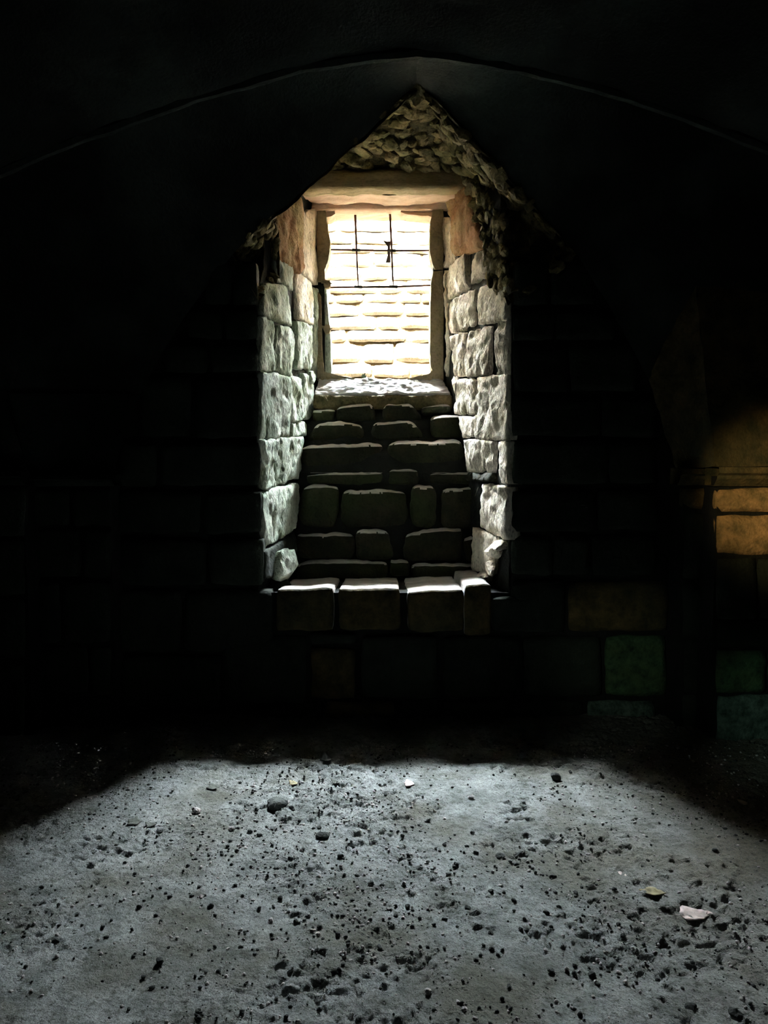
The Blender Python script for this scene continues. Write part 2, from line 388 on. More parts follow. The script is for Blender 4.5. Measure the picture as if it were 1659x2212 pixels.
# ------------------------------------------------------------------ jamb stones
def quadJ(f, pts, k=1.035):
    cx = sum(p[0] for p in pts)/4; cy = sum(p[1] for p in pts)/4
    return [f(max(566, min(1093, cx+(x-cx)*k)), cy+(y-cy)*k) for x, y in pts]
JLS = [ # pixel quads TL TR BR BL measured on the left jamb
 ([(576,612),(626,618),(632,702),(564,682)], 'jamb_l'),
 ([(600,560),(638,574),(637,628),(600,606)], 'jamb_l'),
 ([(563,686),(594,694),(597,802),(565,800)], 'jamb_l'),
 ([(601,702),(637,712),(637,812),(601,802)], 'jamb_l'),
 ([(645,584),(676,610),(677,700),(645,688)], 'jamb_r'),
 ([(643,694),(677,706),(679,797),(642,795)], 'jamb_l'),
 ([(566,807),(628,815),(630,942),(568,946)], 'jamb_l'),
 ([(632,814),(654,818),(656,908),(633,912)], 'jamb_l'),
 ([(657,806),(672,815),(684,900),(659,905)], 'jamb_l'),
 ([(568,951),(593,950),(598,1050),(571,1056)], 'jamb_l'),
 ([(597,949),(652,944),(652,1030),(601,1048)], 'jamb_l'),
 ([(634,915),(664,910),(664,940),(634,943)], 'jamb_l'),
 ([(571,1062),(645,1046),(645,1140),(574,1184)], 'jamb_l'),
 ([(574,1192),(645,1150),(645,1230),(574,1250)], 'wall'),
 ([(652,462),(688,450),(688,614),(654,590)], 'jamb_r'),
 ([(679,622),(689,628),(690,818),(682,806)], 'jamb_l'),
]
for pts, mt in JLS:
    stone('jamb_stone', wall, quadJ(JL, pts), -JLn*.08, M[mt], cell=.011, bulge=.004, rough=.008, wob=.011, edge=.007, freq=9, chip=.012, corner=.02, ymin=.0)
stone('plaster_patch', wall, quadJ(JL, [(603,446),(652,424),(652,592),(598,556)]), -JLn*.06, M['rust'], cell=.014, bulge=.012, rough=.014, wob=.03, edge=.01, freq=6, chip=.01)
JRS = [
 ([(961,582),(1002,548),(1008,622),(964,648)], 'jamb_r'),
 ([(1014,560),(1044,535),(1052,592),(1013,612)], 'jamb_r'),
 ([(968,652),(1022,624),(1020,700),(973,722)], 'jamb_r'),
 ([(1030,622),(1090,604),(1092,690),(1034,700)], 'jamb_r'),
 ([(975,727),(1002,720),(1000,812),(978,812)], 'jamb_r'),
 ([(1009,718),(1056,703),(1051,808),(1004,813)], 'jamb_r'),
 ([(1072,696),(1097,692),(1096,810),(1066,808)], 'jamb_r'),
 ([(1028,816),(1096,812),(1095,950),(1030,948)], 'jamb_r'),
 ([(984,822),(1023,820),(1026,895),(977,893)], 'jamb_r'),
 ([(990,899),(1026,899),(1027,946),(1000,944)], 'jamb_r'),
 ([(1006,951),(1063,955),(1061,1020),(1004,1018)], 'jamb_r'),
 ([(1072,954),(1096,952),(1095,1046),(1080,1042)], 'jamb_r'),
 ([(1036,1046),(1095,1052),(1094,1166),(1030,1138)], 'jamb_r'),
 ([(1020,1142),(1066,1160),(1062,1240),(1020,1230)], 'jamb_r'),
 ([(955,470),(975,478),(978,562),(957,580)], 'jamb_r'),
 ([(957,590),(963,586),(967,720),(960,812)], 'jamb_r'),
 ([(1004,1022),(1060,1024),(1060,1040),(1004,1038)], 'step'),
]
for pts, mt in JRS:
    stone('jamb_stone', wall, quadJ(JR, pts), -JRn*.08, M[mt], cell=.011, bulge=.004, rough=.010, wob=.011, edge=.007, freq=9, chip=.018, corner=.02, ymin=.0)
stone('plaster_patch', wall, quadJ(JR, [(962,430),(1000,404),(1046,530),(978,552)]), -JRn*.06, M['rust'], cell=.014, bulge=.012, rough=.018, wob=.03, edge=.01, freq=6, chip=.02)

# ------------------------------------------------------------------ stepped masonry below the window
STEPS = [
 (.71, [((640,1216),(836,1214),(836,1252),(640,1256)), ((842,1213),(884,1213),(884,1246),(842,1248)), ((888,1218),(1050,1222),(1050,1256),(888,1256))]),
 (.74, [((640,1156),(764,1152),(764,1210),(640,1212)), ((768,1146),(838,1146),(856,1180),(856,1209),(768,1210)), ((872,1150),(1000,1142),(1002,1212),(870,1212)), ((1004,1165),(1046,1160),(1046,1212),(1004,1214))]),
 (.79, [((648,1052),(728,1050),(728,1142),(648,1144)), ((736,1060),(880,1060),(880,1140),(736,1142)), ((890,1050),(940,1052),(946,1140),(884,1140)), ((952,1058),(1036,1052),(1036,1146),(952,1142))]),
 (.85, [((660,1022),(826,1022),(826,1046),(660,1048)), ((838,1014),(902,1016),(904,1048),(838,1050)), ((928,1020),(1036,1022),(1034,1046),(928,1046))]),
 (.93, [((646,962),(826,958),(828,1018),(646,1020)), ((838,954),(1004,950),(1006,1018),(838,1018))]),
 (1.05, [((688,914),(784,914),(798,956),(652,956)), ((806,914),(884,906),(924,950),(802,954)), ((930,898),(998,894),(1004,948),(930,950))]),
 (1.16, [((672,884),(722,886),(722,914),(672,914)), ((730,876),(800,870),(820,910),(724,914)), ((830,872),(888,872),(918,912),(824,912)), ((914,876),(974,874),(974,896),(912,896))]),
]
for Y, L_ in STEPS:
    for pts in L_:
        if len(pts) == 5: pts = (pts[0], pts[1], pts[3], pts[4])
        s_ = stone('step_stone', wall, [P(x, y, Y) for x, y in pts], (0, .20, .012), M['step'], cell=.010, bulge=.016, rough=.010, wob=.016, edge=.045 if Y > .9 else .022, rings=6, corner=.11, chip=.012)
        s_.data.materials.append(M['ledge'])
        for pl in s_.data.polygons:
            if pl.normal.z > (.42 if Y > .9 else .62) and pl.center.z > P(*pts[0], Y).z - .03: pl.material_index = 1    # lit top rims painted pale
stone('sill_face', wall, q(676, 853, 978, 884, 1.21), (0, .12, 0), M['hood'], cell=.02, bulge=.004, rough=.004, corner=.01)
sa, sb, sc_, sd_ = P(689, 817, YW), P(955, 817, YW), P(975, 850, 1.235), P(680, 852, 1.235)
stone('window_sill', wall, (sa, sb, sc_, sd_), (0, .05, -.06), M['sill'], cell=.008, bulge=.004, rough=.009, wob=.006, edge=.004, freq=14, corner=.01, nmax=90)
# fill stones beside sill
rubble('jamb_rubble', wall, JL(672, 815)+Vector((0,0,0)), Vector((1,.2,0)), Vector((0,1,0)), Vector((0,0,1)), (.035,.08,.05), M['jamb_l'], amp=.5)
rubble('jamb_rubble', wall, JR(982, 830)+Vector((0.01,0,0)), Vector((1,.2,0)), Vector((0,1,0)), Vector((0,0,1)), (.03,.08,.05), M['jamb_r'], amp=.5)

# ------------------------------------------------------------------ lintels over the window
zl = LL.z
lt = stone('lintel_stone', wall, (P(640,364,.86), P(1004,360,.86), P(1004,408,.90), P(644,412,.90)), (0, .12, 0.0), M['lintel'], cell=.018, bulge=.02, rough=.014, wob=.016, edge=.03, rings=8, corner=.06, freq=5)
lt['label'] = 'long ochre lintel stone with a rounded lower edge'
zs = zl + .02
def soff(x0, x1, y0, y1, z, mat, **kw):
    return stone('lintel_slab', wall, (Vector((x0,y1,z)), Vector((x1,y1,z)), Vector((x1,y0,z)), Vector((x0,y0,z))), (0,0,.12), M[mat], **kw)
soff(-.64, .60, 1.08, 1.40, P(800,430,1.26).z+.0, 'peach', cell=.02, bulge=.012, rough=.012, wob=.01, edge=.015, corner=.03)
soff(-.60, .56, 1.38, 1.72, P(800,454,1.40).z, 'peach', cell=.02, bulge=.006, rough=.006, wob=.008, edge=.01, corner=.03)

# ------------------------------------------------------------------ rubble of the hood
def scatter(tri, count, rmin, rmax, mat, inset=.0, minsep=.5, flat=.45, name='rubble_stone', darker=None):
    a, b, c = tri; n = (b-a).cross(c-a).normalized()
    cn = (a+b+c)/3
    if n.dot(CAM - cn) < 0: n = -n
    pts = []
    tries = 0
    while len(pts) < count and tries < count*60:
        tries += 1
        s, t = rnd.random(), rnd.random()
        if s+t > 1: s, t = 1-s, 1-t
        p = a + (b-a)*s + (c-a)*t
        r = rnd.uniform(rmin, rmax)
        if any((p-p2).length < minsep*(r+r2) for p2, r2 in pts): continue
        pts.append((p, r))
    for p, r in pts:
        t1 = (b-a).normalized(); ang = rnd.uniform(0, 6.28)
        t2 = n.cross(t1)
        X = t1*math.cos(ang)+t2*math.sin(ang)
        n2 = (n + X*rnd.uniform(-.3,.3) + t2*rnd.uniform(-.25,.25)).normalized()
        Y_ = n2.cross(X).normalized(); X = Y_.cross(n2)
        rubble(name, wall, p + n*rnd.uniform(-.012, .008), X, Y_, n2, (r*rnd.uniform(.9,1.3), r*rnd.uniform(.65,1.0), r*flat*rnd.uniform(.8,1.5)), M[mat], ico=ICO2 if r < .03 else ICO3, amp=.55, box=.4)
ud = Vector((0, 0, .015))
scatter((A+ud, T1, T2), 75, .028, .06, 'hood')
scatter((A+ud, LA, T1), 24, .02, .045, 'hood')
scatter((T1, LA, pl_a), 14, .018, .035, 'hood')
scatter((A+ud, T2, Rc+ud), 75, .03, .07, 'hood')
scatter((T2, pr_a, Rc+ud), 60, .025, .06, 'hood')
scatter((pr_a, Rc+ud, Rs), 16, .03, .06, 'hood')
scatter((pr_a, pr_b, Rs), 6, .025, .04, 'hood')
scatter((LA, A2, pl_a), 5, .015, .03, 'rust')
scatter((LA, A1, A2), 10, .02, .045, 'hood'); scatter((A2, pl_b, A1), 8, .02, .04, 'hood'); scatter((A1, pl_b, Ls), 6, .02, .04, 'hood')
scatter((JR(1036,420), JR(1093,470), JR(1048,600)), 26, .02, .04, 'hood')
scatter((JR(1093,470), JR(1093,640), JR(1048,600)), 26, .02, .045, 'hood')
scatter((JR(1000,385), JR(1093,470), JR(1036,420)), 12, .02, .04, 'hood')
scatter((LA, Lc, A1), 16, .02, .04, 'hood')
scatter((Lc, Ls, A1), 9, .02, .04, 'hood')

# past 290 rubble stones the smallest become one part
def size(o):
    return max((v.co - o.data.vertices[0].co).length for v in o.data.vertices)
rs_ = sorted([o for o in wall.children if o.name.split('.')[0] == 'rubble_stone'], key=size, reverse=True)
V, Fc = [], []
for o in rs_[290:]:
    k = len(V); V += [v.co.copy() for v in o.data.vertices]; Fc += [tuple(k+i for i in p.vertices) for p in o.data.polygons]
    bpy.data.objects.remove(o)
tag(mkobj('small_rubble', V, Fc, M['hood'], wall, smooth=False), kind='stuff')

# ------------------------------------------------------------------ window: frame stones, iron grille
win = bpy.data.objects.new('window_1', None); C.objects.link(win); win.location = P(818, 818, YW); tag(win, kind='structure')
bpy.context.view_layer.update()
def into(o, par):                 # parent keeping the world position
    o.parent = par; o.matrix_parent_inverse = Matrix.Translation(-Vector(par.location))
def prism(name, poly, Y, th, mat, par, sub=3, wob=.006):
    """thick slab with the outline measured at depth Y"""
    pts = []
    for k in range(len(poly)):
        a, b = poly[k], poly[(k+1) % len(poly)]
        for s in range(sub):
            t = s/sub; pts.append((a[0]*(1-t)+b[0]*t, a[1]*(1-t)+b[1]*t))
    F0 = [P(x, y, Y) for x, y in pts]
    rings = 5; vs = []; fs = []
    n = len(F0)
    for k in range(rings+1):
        for p in F0:
            w = Vector((noise.noise(p*25+Vector((0,k*.6,0))), 0, noise.noise(p*25+Vector((7,k*.6,3)))))*wob
            vs.append(Vector((p.x, Y + th*k/rings + (0.0 if k else .004*noise.noise(p*30)), p.z)) + w)
    for k in range(rings):
        for i in range(n):
            j = (i+1) % n; fs.append((k*n+i, k*n+j, (k+1)*n+j, (k+1)*n+i))
    for t in tessellate_polygon([[v for v in vs[:n]]]): fs.append(tuple(t))
    for t in tessellate_polygon([[v for v in vs[rings*n:]]]): fs.append(tuple(rings*n+k for k in t))
    o = mkobj(name, vs, fs, mat, None, smooth=False); into(o, par); return o
prism('frame_stone', [(685,448),(703,452),(706,478),(709,500),(713,520),(712,545),(707,566),(701,582),(702,600),(703,608),(685,608)], YW, .16, M['frame'], win)
prism('frame_stone', [(685,611),(704,612),(706,640),(711,690),(714,735),(716,800),(716,822),(685,822)], YW+.06, .14, M['jamb_l'], win)
prism('frame_stone', [(685,630),(693,640),(694,700),(696,760),(700,803),(722,808),(765,817),(765,822),(685,822)], YW, .06, M['frame'], win)
prism('frame_stone', [(958,446),(935,452),(930,480),(928,545),(936,575),(939,582),(958,582)], YW, .16, M['frame'], win)
prism('frame_stone', [(958,585),(936,586),(931,610),(929,680),(929,760),(931,790),(934,800),(926,808),(905,812),(880,817),(880,822),(958,822)], YW, .16, M['frame'], win)
prism('frame_stone', [(686,444),(722,448),(724,462),(716,467),(700,470),(686,472)], YW+.02, .2, M['peach'], win)
prism('frame_stone', [(868,453),(900,457),(958,459),(958,468),(935,470),(926,467),(880,463),(866,459)], YW+.02, .2, M['peach'], win)

YB = YW + .10
def bar(name, pts, rads, mat, par, seg=8, flat=1.0):
    vs, fs = [], []
    dens = []
    for (p, r), (p2, r2) in zip(zip(pts, rads), zip(pts[1:], rads[1:])):
        L = (p2-p).length; k = max(2, int(L/.02))
        for s in range(k): dens.append((p.lerp(p2, s/k), r+(r2-r)*s/k))
    dens.append((pts[-1], rads[-1]))
    ax = (pts[-1]-pts[0]).normalized(); u = ax.orthogonal().normalized(); v = ax.cross(u)
    for p, r in dens:
        for i in range(seg):
            a = 6.2832*i/seg + .39
            d = u*math.cos(a) + v*math.sin(a)
            vs.append(p + d*r*(1 + .18*noise.noise(p*60 + d*2)))
    for k in range(len(dens)-1):
        for i in range(seg):
            j = (i+1) % seg; fs.append((k*seg+i, k*seg+j, (k+1)*seg+j, (k+1)*seg+i))
    fs.append(tuple(range(seg))); fs.append(tuple((len(dens)-1)*seg+i for i in range(seg)))
    o = mkobj(name, vs, fs, mat, None); into(o, par); return o
PB = lambda x, y: P(x, y, YB)
bar('vertical_bar', [PB(767,454), PB(770,536), PB(773,600), PB(774,622)], [.0092,.0082,.0060,.0040], M['iron'], win)
bar('vertical_bar', [PB(842,453), PB(846,536), PB(848,596), PB(850,620)], [.0092,.0082,.0066,.0044], M['iron'], win)
bar('horizontal_bar', [PB(706,538), PB(714,539), PB(770,540.5), PB(846,541.5), PB(934,541)], [.005,.007,.0075,.0075,.0075], M['iron'], win)
bar('horizontal_bar', [PB(706,621), PB(770,620), PB(848,620), PB(934,616)], [.0075,.0075,.0075,.0075], M['iron'], win)
for x, y in ((769.5,540), (846,541), (774,619.5), (850,619)):
    bar('bar_collar', [PB(x-9,y), PB(x+9,y+.5)], [.0118,.0118], M['iron_dark'], win)
bar('bar_sleeve', [PB(785,620), PB(841,619.5)], [.0090,.0090], M['iron_dark'], win)
# hanging latch bar
lat = prism('window_latch', [(828,519),(836,522),(843,521),(843,545),(844,567),(833,567),(837,552),(837,532)], YB+.02, .012, M['iron_dark'], win, sub=1, wob=.001)
for py in (612, 709):
    bar('hinge_pin', [P(694,py-3,YW+.03), P(712,py,YW+.03), P(718,py+1,YW+.03)], [.010,.012,.003], M['frame'], win)
    prism('hinge_block', [(702,py-8),(712,py-7),(714,py+2),(711,py+10),(703,py+12),(699,py+2)], YW-.02, .05, M['frame'], win)

# ------------------------------------------------------------------ end wall arch and vault web
Apts = [(235,1012),(250,960),(300,860),(345,770),(410,668),(505,545),(570,482),(700,372),(800,280),(870,208),(900,183),(935,205),(1000,270),(1100,385),(1250,555),(1310,650),(1370,760),(1420,860),(1460,960),(1470,1012)]
Bpts = [(-760,1000),(-700,900),(-600,780),(-450,640),(-250,510),(0,386),(160,318),(420,226),(650,160),(790,138),(900,128),(985,138),(1150,168),(1300,205),(1480,265),(1659,335),(1850,440),(2050,600),(2250,800),(2320,1000)]
YN = -.36
V, Fc = [], []
for k in range(len(Apts)-1):
    a0, a1 = P(*Apts[k], 0), P(*Apts[k+1], 0); b0, b1 = P(*Bpts[k], YN), P(*Bpts[k+1], YN)
    patch(V, Fc, a0, a1, b1, b0, .012, .05, (0,-.5,-.8))
def weld(V, Fc, d=.012):
    bm = bmesh.new(); vv = [bm.verts.new(v) for v in V]
    for f in Fc:
        try: bm.faces.new([vv[k] for k in f])
        except ValueError: pass
    bmesh.ops.remove_doubles(bm, verts=bm.verts, dist=d); bm.verts.ensure_lookup_table(); bm.verts.index_update()
    r = [v.co.copy() for v in bm.verts], [tuple(v.index for v in f.verts) for f in bm.faces]
    bm.free(); return r
V, Fc = weld(V, Fc)
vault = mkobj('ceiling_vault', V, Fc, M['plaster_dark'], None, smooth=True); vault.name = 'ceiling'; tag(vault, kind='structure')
# edge rib of the nearer arch
V, Fc = [], []
BW = [P(x, y, YN) for x, y in Bpts]
for k in range(len(BW)-1):
    a, b = BW[k], BW[k+1]
    o = Vector((0, -.035, .0)); u2 = Vector((0, -.035, .03))
    patch(V, Fc, a, b, b+o, a+o, .012, .04, (0,-.5,-.8))
    patch(V, Fc, a+o, b+o, b+u2, a+u2, .012, .04, (0,-.5,-.8))
M['plaster_edge'] = mat_stone('lit_plaster_edge', (.02,.026,.021), (.09,.11,.095), scale=5, var=.0)  # paler than the vault plaster: paints in the lit arch rim
rib = mkobj('arch_rib', V, Fc, M['plaster_edge'], vault, smooth=False)
V, Fc = [], []
for k in range(len(BW)-1):
    a, b = BW[k]+Vector((0,-.035,.03)), BW[k+1]+Vector((0,-.035,.03))
    a2 = Vector((a.x*1.05, -2.4, min(4.2, a.z+.75))); b2 = Vector((b.x*1.05, -2.4, min(4.2, b.z+.75)))
    patch(V, Fc, a, b, b2, a2, .02, .08, (0,0,1))
    a3, b3 = a2+Vector((0,-4.8,0)), b2+Vector((0,-4.8,0))
    patch(V, Fc, a2, b2, b3, a3, .02, .3, (0,0,1))
V, Fc = weld(V, Fc, .02)
web = mkobj('vault_web', V, Fc, M['plaster_dark'], vault, smooth=True)

# ------------------------------------------------------------------ side piers, cornices, side walls, roof
V, Fc = [], []
box(V, Fc, -4, P(238,1100,-.14).x, -.135, .05, -.3, P(150,1030,-.15).z)
box(V, Fc, -4, P(52,1100,-.30).x, -.295, .05, -.3, P(30,1012,-.3).z)
wl = mkobj('trim_3', V, Fc, M['mortar'], None, smooth=False); tag(wl, kind='structure')
V, Fc = [], []; box(V, Fc, -4, -3.0, -7.2, -.36, -.3, 4.6); box(V, Fc, -4.2, -3.98, -.5, 1.7, -.3, 4.6)
tag(mkobj('wall_left', V, Fc, M['mortar'], None, smooth=False), kind='structure')
V, Fc = [], []
box(V, Fc, P(1476,1100,-.15).x, 4, -.145, .05, -.3, P(1500,1030,-.15).z)
box(V, Fc, P(1549,1100,-.35).x, 4, -.345, .05, -.3, P(1600,1030,-.35).z)
wr = mkobj('trim_4', V, Fc, M['mortar'], None, smooth=False); tag(wr, kind='structure')
V, Fc = [], []; box(V, Fc, 3.0, 4, -7.2, -.36, -.3, 4.6); box(V, Fc, 3.98, 4.2, -.5, 1.7, -.3, 4.6)
tag(mkobj('wall_right', V, Fc, M['mortar'], None, smooth=False), kind='structure')
for y0, y1, xs in ((1052,1138,[62,150,240]), (1142,1250,[62,175,240]), (1254,1392,[62,130,240]), (1396,1500,[62,190,240]), (1503,1592,[62,140,240])):
    for x0, x1 in zip(xs, xs[1:]): wstone(x0, y0, x1, y1, Y=-.16, parent=wl, g=6, back=.05, j=1.5)
for y0, y1, xs in ((1050,1160,[-260,-100,52]), (1164,1290,[-260,-60,52]), (1294,1430,[-260,-130,52]), (1434,1600,[-260,-30,52])):
    for x0, x1 in zip(xs, xs[1:]): wstone(x0, y0, x1, y1, Y=-.32, parent=wl, g=6, back=.05, j=1.5)
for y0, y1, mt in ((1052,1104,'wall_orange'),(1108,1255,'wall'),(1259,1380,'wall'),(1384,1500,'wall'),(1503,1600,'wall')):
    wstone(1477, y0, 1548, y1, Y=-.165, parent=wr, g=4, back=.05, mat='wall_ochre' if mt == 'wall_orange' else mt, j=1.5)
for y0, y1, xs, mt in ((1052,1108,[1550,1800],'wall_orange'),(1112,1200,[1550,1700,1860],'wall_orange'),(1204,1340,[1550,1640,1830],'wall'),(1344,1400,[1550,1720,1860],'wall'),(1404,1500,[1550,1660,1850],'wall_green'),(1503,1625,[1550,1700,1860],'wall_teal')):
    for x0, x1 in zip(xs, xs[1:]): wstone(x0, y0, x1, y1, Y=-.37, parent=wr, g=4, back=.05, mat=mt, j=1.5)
def cornice(name, runs, mat):
    V, Fc = [], []
    for x0, x1, Y, yt, yb in runs:
        a = P(x0, yt, Y); b = P(x1, yt, Y); zb_ = P(x0, yb, Y).z; h = a.z - zb_
        prof = [(-.03, 0), (-.075, -.0), (-.085, -h*.3), (-.06, -h*.42), (-.055, -h*.6), (-.03, -h*.85), (-.012, -h), (.1, -h)]
        for (d0, e0), (d1, e1) in zip([(.1, 0)]+prof, prof+[(.1, 0)]):
            patch(V, Fc, (a.x, Y+d0, a.z+e0), (b.x, Y+d0, a.z+e0), (b.x, Y+d1, a.z+e1), (a.x, Y+d1, a.z+e1), .003, .03)
    o = mkobj(name, V, Fc, M[mat], None, smooth=False); tag(o, kind='structure'); return o
cornice('trim_1', [(1462,1548,-.16,1012,1048), (1540,2150,-.36,1008,1050)], 'wall_ochre')
cornice('trim_2', [(60,250,-.15,1026,1050), (-400,56,-.31,1018,1048)], 'wall')
# springers: flaring blocks above the cornices
V, Fc = [], []
patch(V, Fc, P(1545,1008,-.36), P(2150,1008,-.36), P(2300,560,-.40), P(1500,600,-.12), .015, .05)
patch(V, Fc, P(1462,1012,-.0), P(1545,1008,-.36), P(1500,600,-.12), P(1400,820,0), .015, .05)
sp = mkobj('springer', V, Fc, M['wall_ochre'], wr, smooth=True)
V, Fc = [], []
patch(V, Fc, P(-420,1016,-.30), P(58,1016,-.30), P(10,850,-.14), P(-500,560,-.38), .015, .05)
patch(V, Fc, P(58,1018,-.15), P(245,1018,-.15), P(300,850,-.02), P(20,850,-.14), .015, .05)
sp = mkobj('springer', V, Fc, M['plaster_dark'], wl, smooth=True)

V, Fc = [], []
box(V, Fc, -4, 4, -7.4, -7.0, -.3, 4.6); tag(mkobj('wall_front', V, Fc, M['mortar'], None, smooth=False), kind='structure')
V, Fc = [], []
box(V, Fc, -4.2, 4.2, -7.4, 1.75, 4.42, 4.7); tag(mkobj('roof', V, Fc, M['mortar'], None, smooth=False), kind='structure')

# ------------------------------------------------------------------ floor (dense where the photograph shows it)
def vnoise(x, y, seed):
    xi = np.floor(x).astype(np.int64); yi = np.floor(y).astype(np.int64); xf = x-xi; yf = y-yi
    def h(a, b):
        n = (a*374761393 + b*668265263 + seed*1442695041) & 0xffffffff
        n = ((n ^ (n >> 13))*1274126177) & 0xffffffff
        return ((n ^ (n >> 16)) & 0xffff)/65535.0
    u = xf*xf*(3-2*xf); v = yf*yf*(3-2*yf)
    return (h(xi,yi)*(1-u)+h(xi+1,yi)*u)*(1-v) + (h(xi,yi+1)*(1-u)+h(xi+1,yi+1)*u)*v
def fbm(x, y, seed, o=4):
    s = 0; a = .5; t = 0
    for k in range(o):
        s = s + a*vnoise(x*2**k, y*2**k, seed+k*17); t += a; a *= .5
    return s/t
def height(x, y):
    z = .030*(fbm(x*1.3, y*1.3, 3)-.5) + .016*(fbm(x*6, y*6, 11)-.5)
    clus = np.clip((fbm(x*3.4, y*3.4, 23)-.5)*7+.35, 0, 1)
    p = fbm(x*26, y*26, 41, 3)
    z = z - .013*np.clip((p-.56)*8, 0, 1)*(.12+.88*clus)
    p2 = fbm(x*70, y*70, 61, 2)
    z = z + .010*(p2-.5)*(.4+clus)
    z = z + .008*np.clip((vnoise(x*55+5, y*55, 77)-.82)*6, 0, 1)*(.3+clus)
    return z
xs = np.concatenate([np.arange(-4,-2.3,.1), np.arange(-2.3,2.3,.0075), np.arange(2.3,4.05,.1)])
ys = np.concatenate([np.arange(-7.3,-2.7,.15), np.arange(-2.7,-.9,.006), np.arange(-.9,.06,.0085)])
X, Y = np.meshgrid(xs, ys); Z = height(X, Y)
co = np.stack([X, Y, Z], -1).reshape(-1, 3).astype(np.float32)
nx, ny = len(xs), len(ys)
ii = (np.arange(ny-1)[:, None]*nx + np.arange(nx-1)[None, :]).reshape(-1)
quads = np.stack([ii, ii+1, ii+nx+1, ii+nx], -1).astype(np.int32)
me = bpy.data.meshes.new('floor'); me.vertices.add(len(co)); me.vertices.foreach_set('co', co.ravel())
me.loops.add(quads.size); me.loops.foreach_set('vertex_index', quads.ravel())
me.polygons.add(len(quads)); me.polygons.foreach_set('loop_start', np.arange(0, quads.size, 4, dtype=np.int32))
try: me.polygons.foreach_set('loop_total', np.full(len(quads), 4, dtype=np.int32))
except Exception: pass
me.polygons.foreach_set('use_smooth', np.ones(len(quads), dtype=bool))
me.update(calc_edges=True); me.validate(); me.materials.append(M['floor'])
fl = bpy.data.objects.new('floor', me); C.objects.link(fl); tag(fl, kind='structure')
def fz(x, y): return float(height(np.array([x]), np.array([y]))[0])

# fine gravel trodden into the floor: nobody could count it
rs = np.random.RandomState(5)
def gravel(name, n, rmin, rmax, mats, seed, bias):
    rs = np.random.RandomState(seed)
    gx = rs.uniform(-2.2, 2.2, n*3); gy = rs.uniform(-2.65, -.42, n*3)
    d = fbm(gx*2.4, gy*2.4, 23)
    keep = rs.uniform(0, 1, n*3) < np.clip((d-.38)*bias+.2, .08, 1)
    for e_ in ((1500,1972),(1340,1878),(592,1734),(612,1734),(705,1640),(1410,1925),(883,1692)):
        g_ = G(*e_); keep &= ((gx-g_.x)**2 + (gy-g_.y)**2) > .085**2
    gx, gy = gx[keep][:n], gy[keep][:n]; k = len(gx)
    gz = height(gx, gy)
    tv = np.array([tuple(v) for v in ICO1[0]]); tf = np.array(ICO1[1])
    r = rmin + (rmax-rmin)*rs.uniform(0, 1, k)**4
    sc = r[:, None]*rs.uniform(.6, 1.3, (k, 3)); ang = rs.uniform(0, 6.28, k)
    v = tv[None]*(1 + rs.uniform(-.25, .25, (k, len(tv), 1)))*sc[:, None, :]
    c, s = np.cos(ang)[:, None], np.sin(ang)[:, None]
    vx = v[..., 0]*c - v[..., 1]*s + gx[:, None]; vy = v[..., 0]*s + v[..., 1]*c + gy[:, None]; vz = v[..., 2]*.8 + gz[:, None] + (r*.25)[:, None]
    co = np.stack([vx, vy, vz], -1).reshape(-1, 3); fc = (tf[None] + (np.arange(k)*len(tv))[:, None, None]).reshape(-1, 3)
    me = bpy.data.meshes.new(name); me.vertices.add(len(co)); me.vertices.foreach_set('co', co.astype(np.float32).ravel())
    me.loops.add(fc.size); me.loops.foreach_set('vertex_index', fc.astype(np.int32).ravel())
    me.polygons.add(len(fc)); me.polygons.foreach_set('loop_start', np.arange(0, fc.size, 3, dtype=np.int32))
    me.polygons.foreach_set('material_index', np.repeat((rs.uniform(0, 1, k) < .38).astype(np.int32), len(tf)))
    me.update(calc_edges=True)
    for m in mats: me.materials.append(m)
    o = bpy.data.objects.new(name, me); C.objects.link(o); return o
tag(gravel('gravel', 15000, .0017, .0085, [M['pebble'], M['pebble_pale']], 5, 2.5), 'fine dark and pale gravel trodden into the packed earth floor', 'gravel', kind='stuff')

# ------------------------------------------------------------------ things on the floor
def pebble(px, py, wpx, label, group=None, mat='pebble', flat=.75, name='pebble', cat='pebble', ico=ICO2, amp=.45):
    g = G(px, py); d = (g-CAM).length; r = wpx/F*d/2
    z = fz(g.x, g.y)
    so = rnd.uniform(0, 6.28); X = Vector((math.cos(so), math.sin(so), 0)); Y_ = Vector((-math.sin(so), math.cos(so), 0))
    s = rubble(name, None, Vector((0, 0, r*flat*.45)), X, Y_, Vector((0,0,1)), (r, r*.8, r*flat), M[mat], ico=ico, amp=amp)
    s.location = (g.x, g.y, z); s.data.polygons.foreach_set('use_smooth', [False]*len(s.data.polygons))
    tag(s, label, cat, group); return s
pebble(600,1738,40,'large dark broken stone lying at the back left of the lit floor', mat='pebble', cat='stone', name='broken_stone', ico=ICO3, flat=.55)
pebble(588,1733,22,'black flake of stone leaning against the large dark broken stone', cat='stone', name='stone_flake', flat=.5)
pebble(618,1731,14,'small pale chip on the right of the large dark broken stone', mat='pebble_pale', cat='stone', name='stone_chip', flat=.5)
pebble(425,1755,20,'pale grey pebble near the dark left edge of the lit floor', mat='pebble_pale')
pebble(500,1795,12,'small pale pebble on the left of the lit floor, right of the pale grey one', mat='pebble_pale')
pebble(700,1808,28,'dark clod of earth below the large broken stone, ringed by crumbs', cat='clod', name='earth_clod', flat=.4)
pebble(1125,1846,20,'dark jagged stone right of centre on the lit floor', cat='stone', name='jagged_stone', flat=.8, ico=ICO3)
pebble(1080,1852,20,'flat dark flake of stone left of the dark jagged stone', cat='stone', name='stone_flake', flat=.35)
pebble(1115,1866,10,'round dark pebble just below the dark jagged stone')
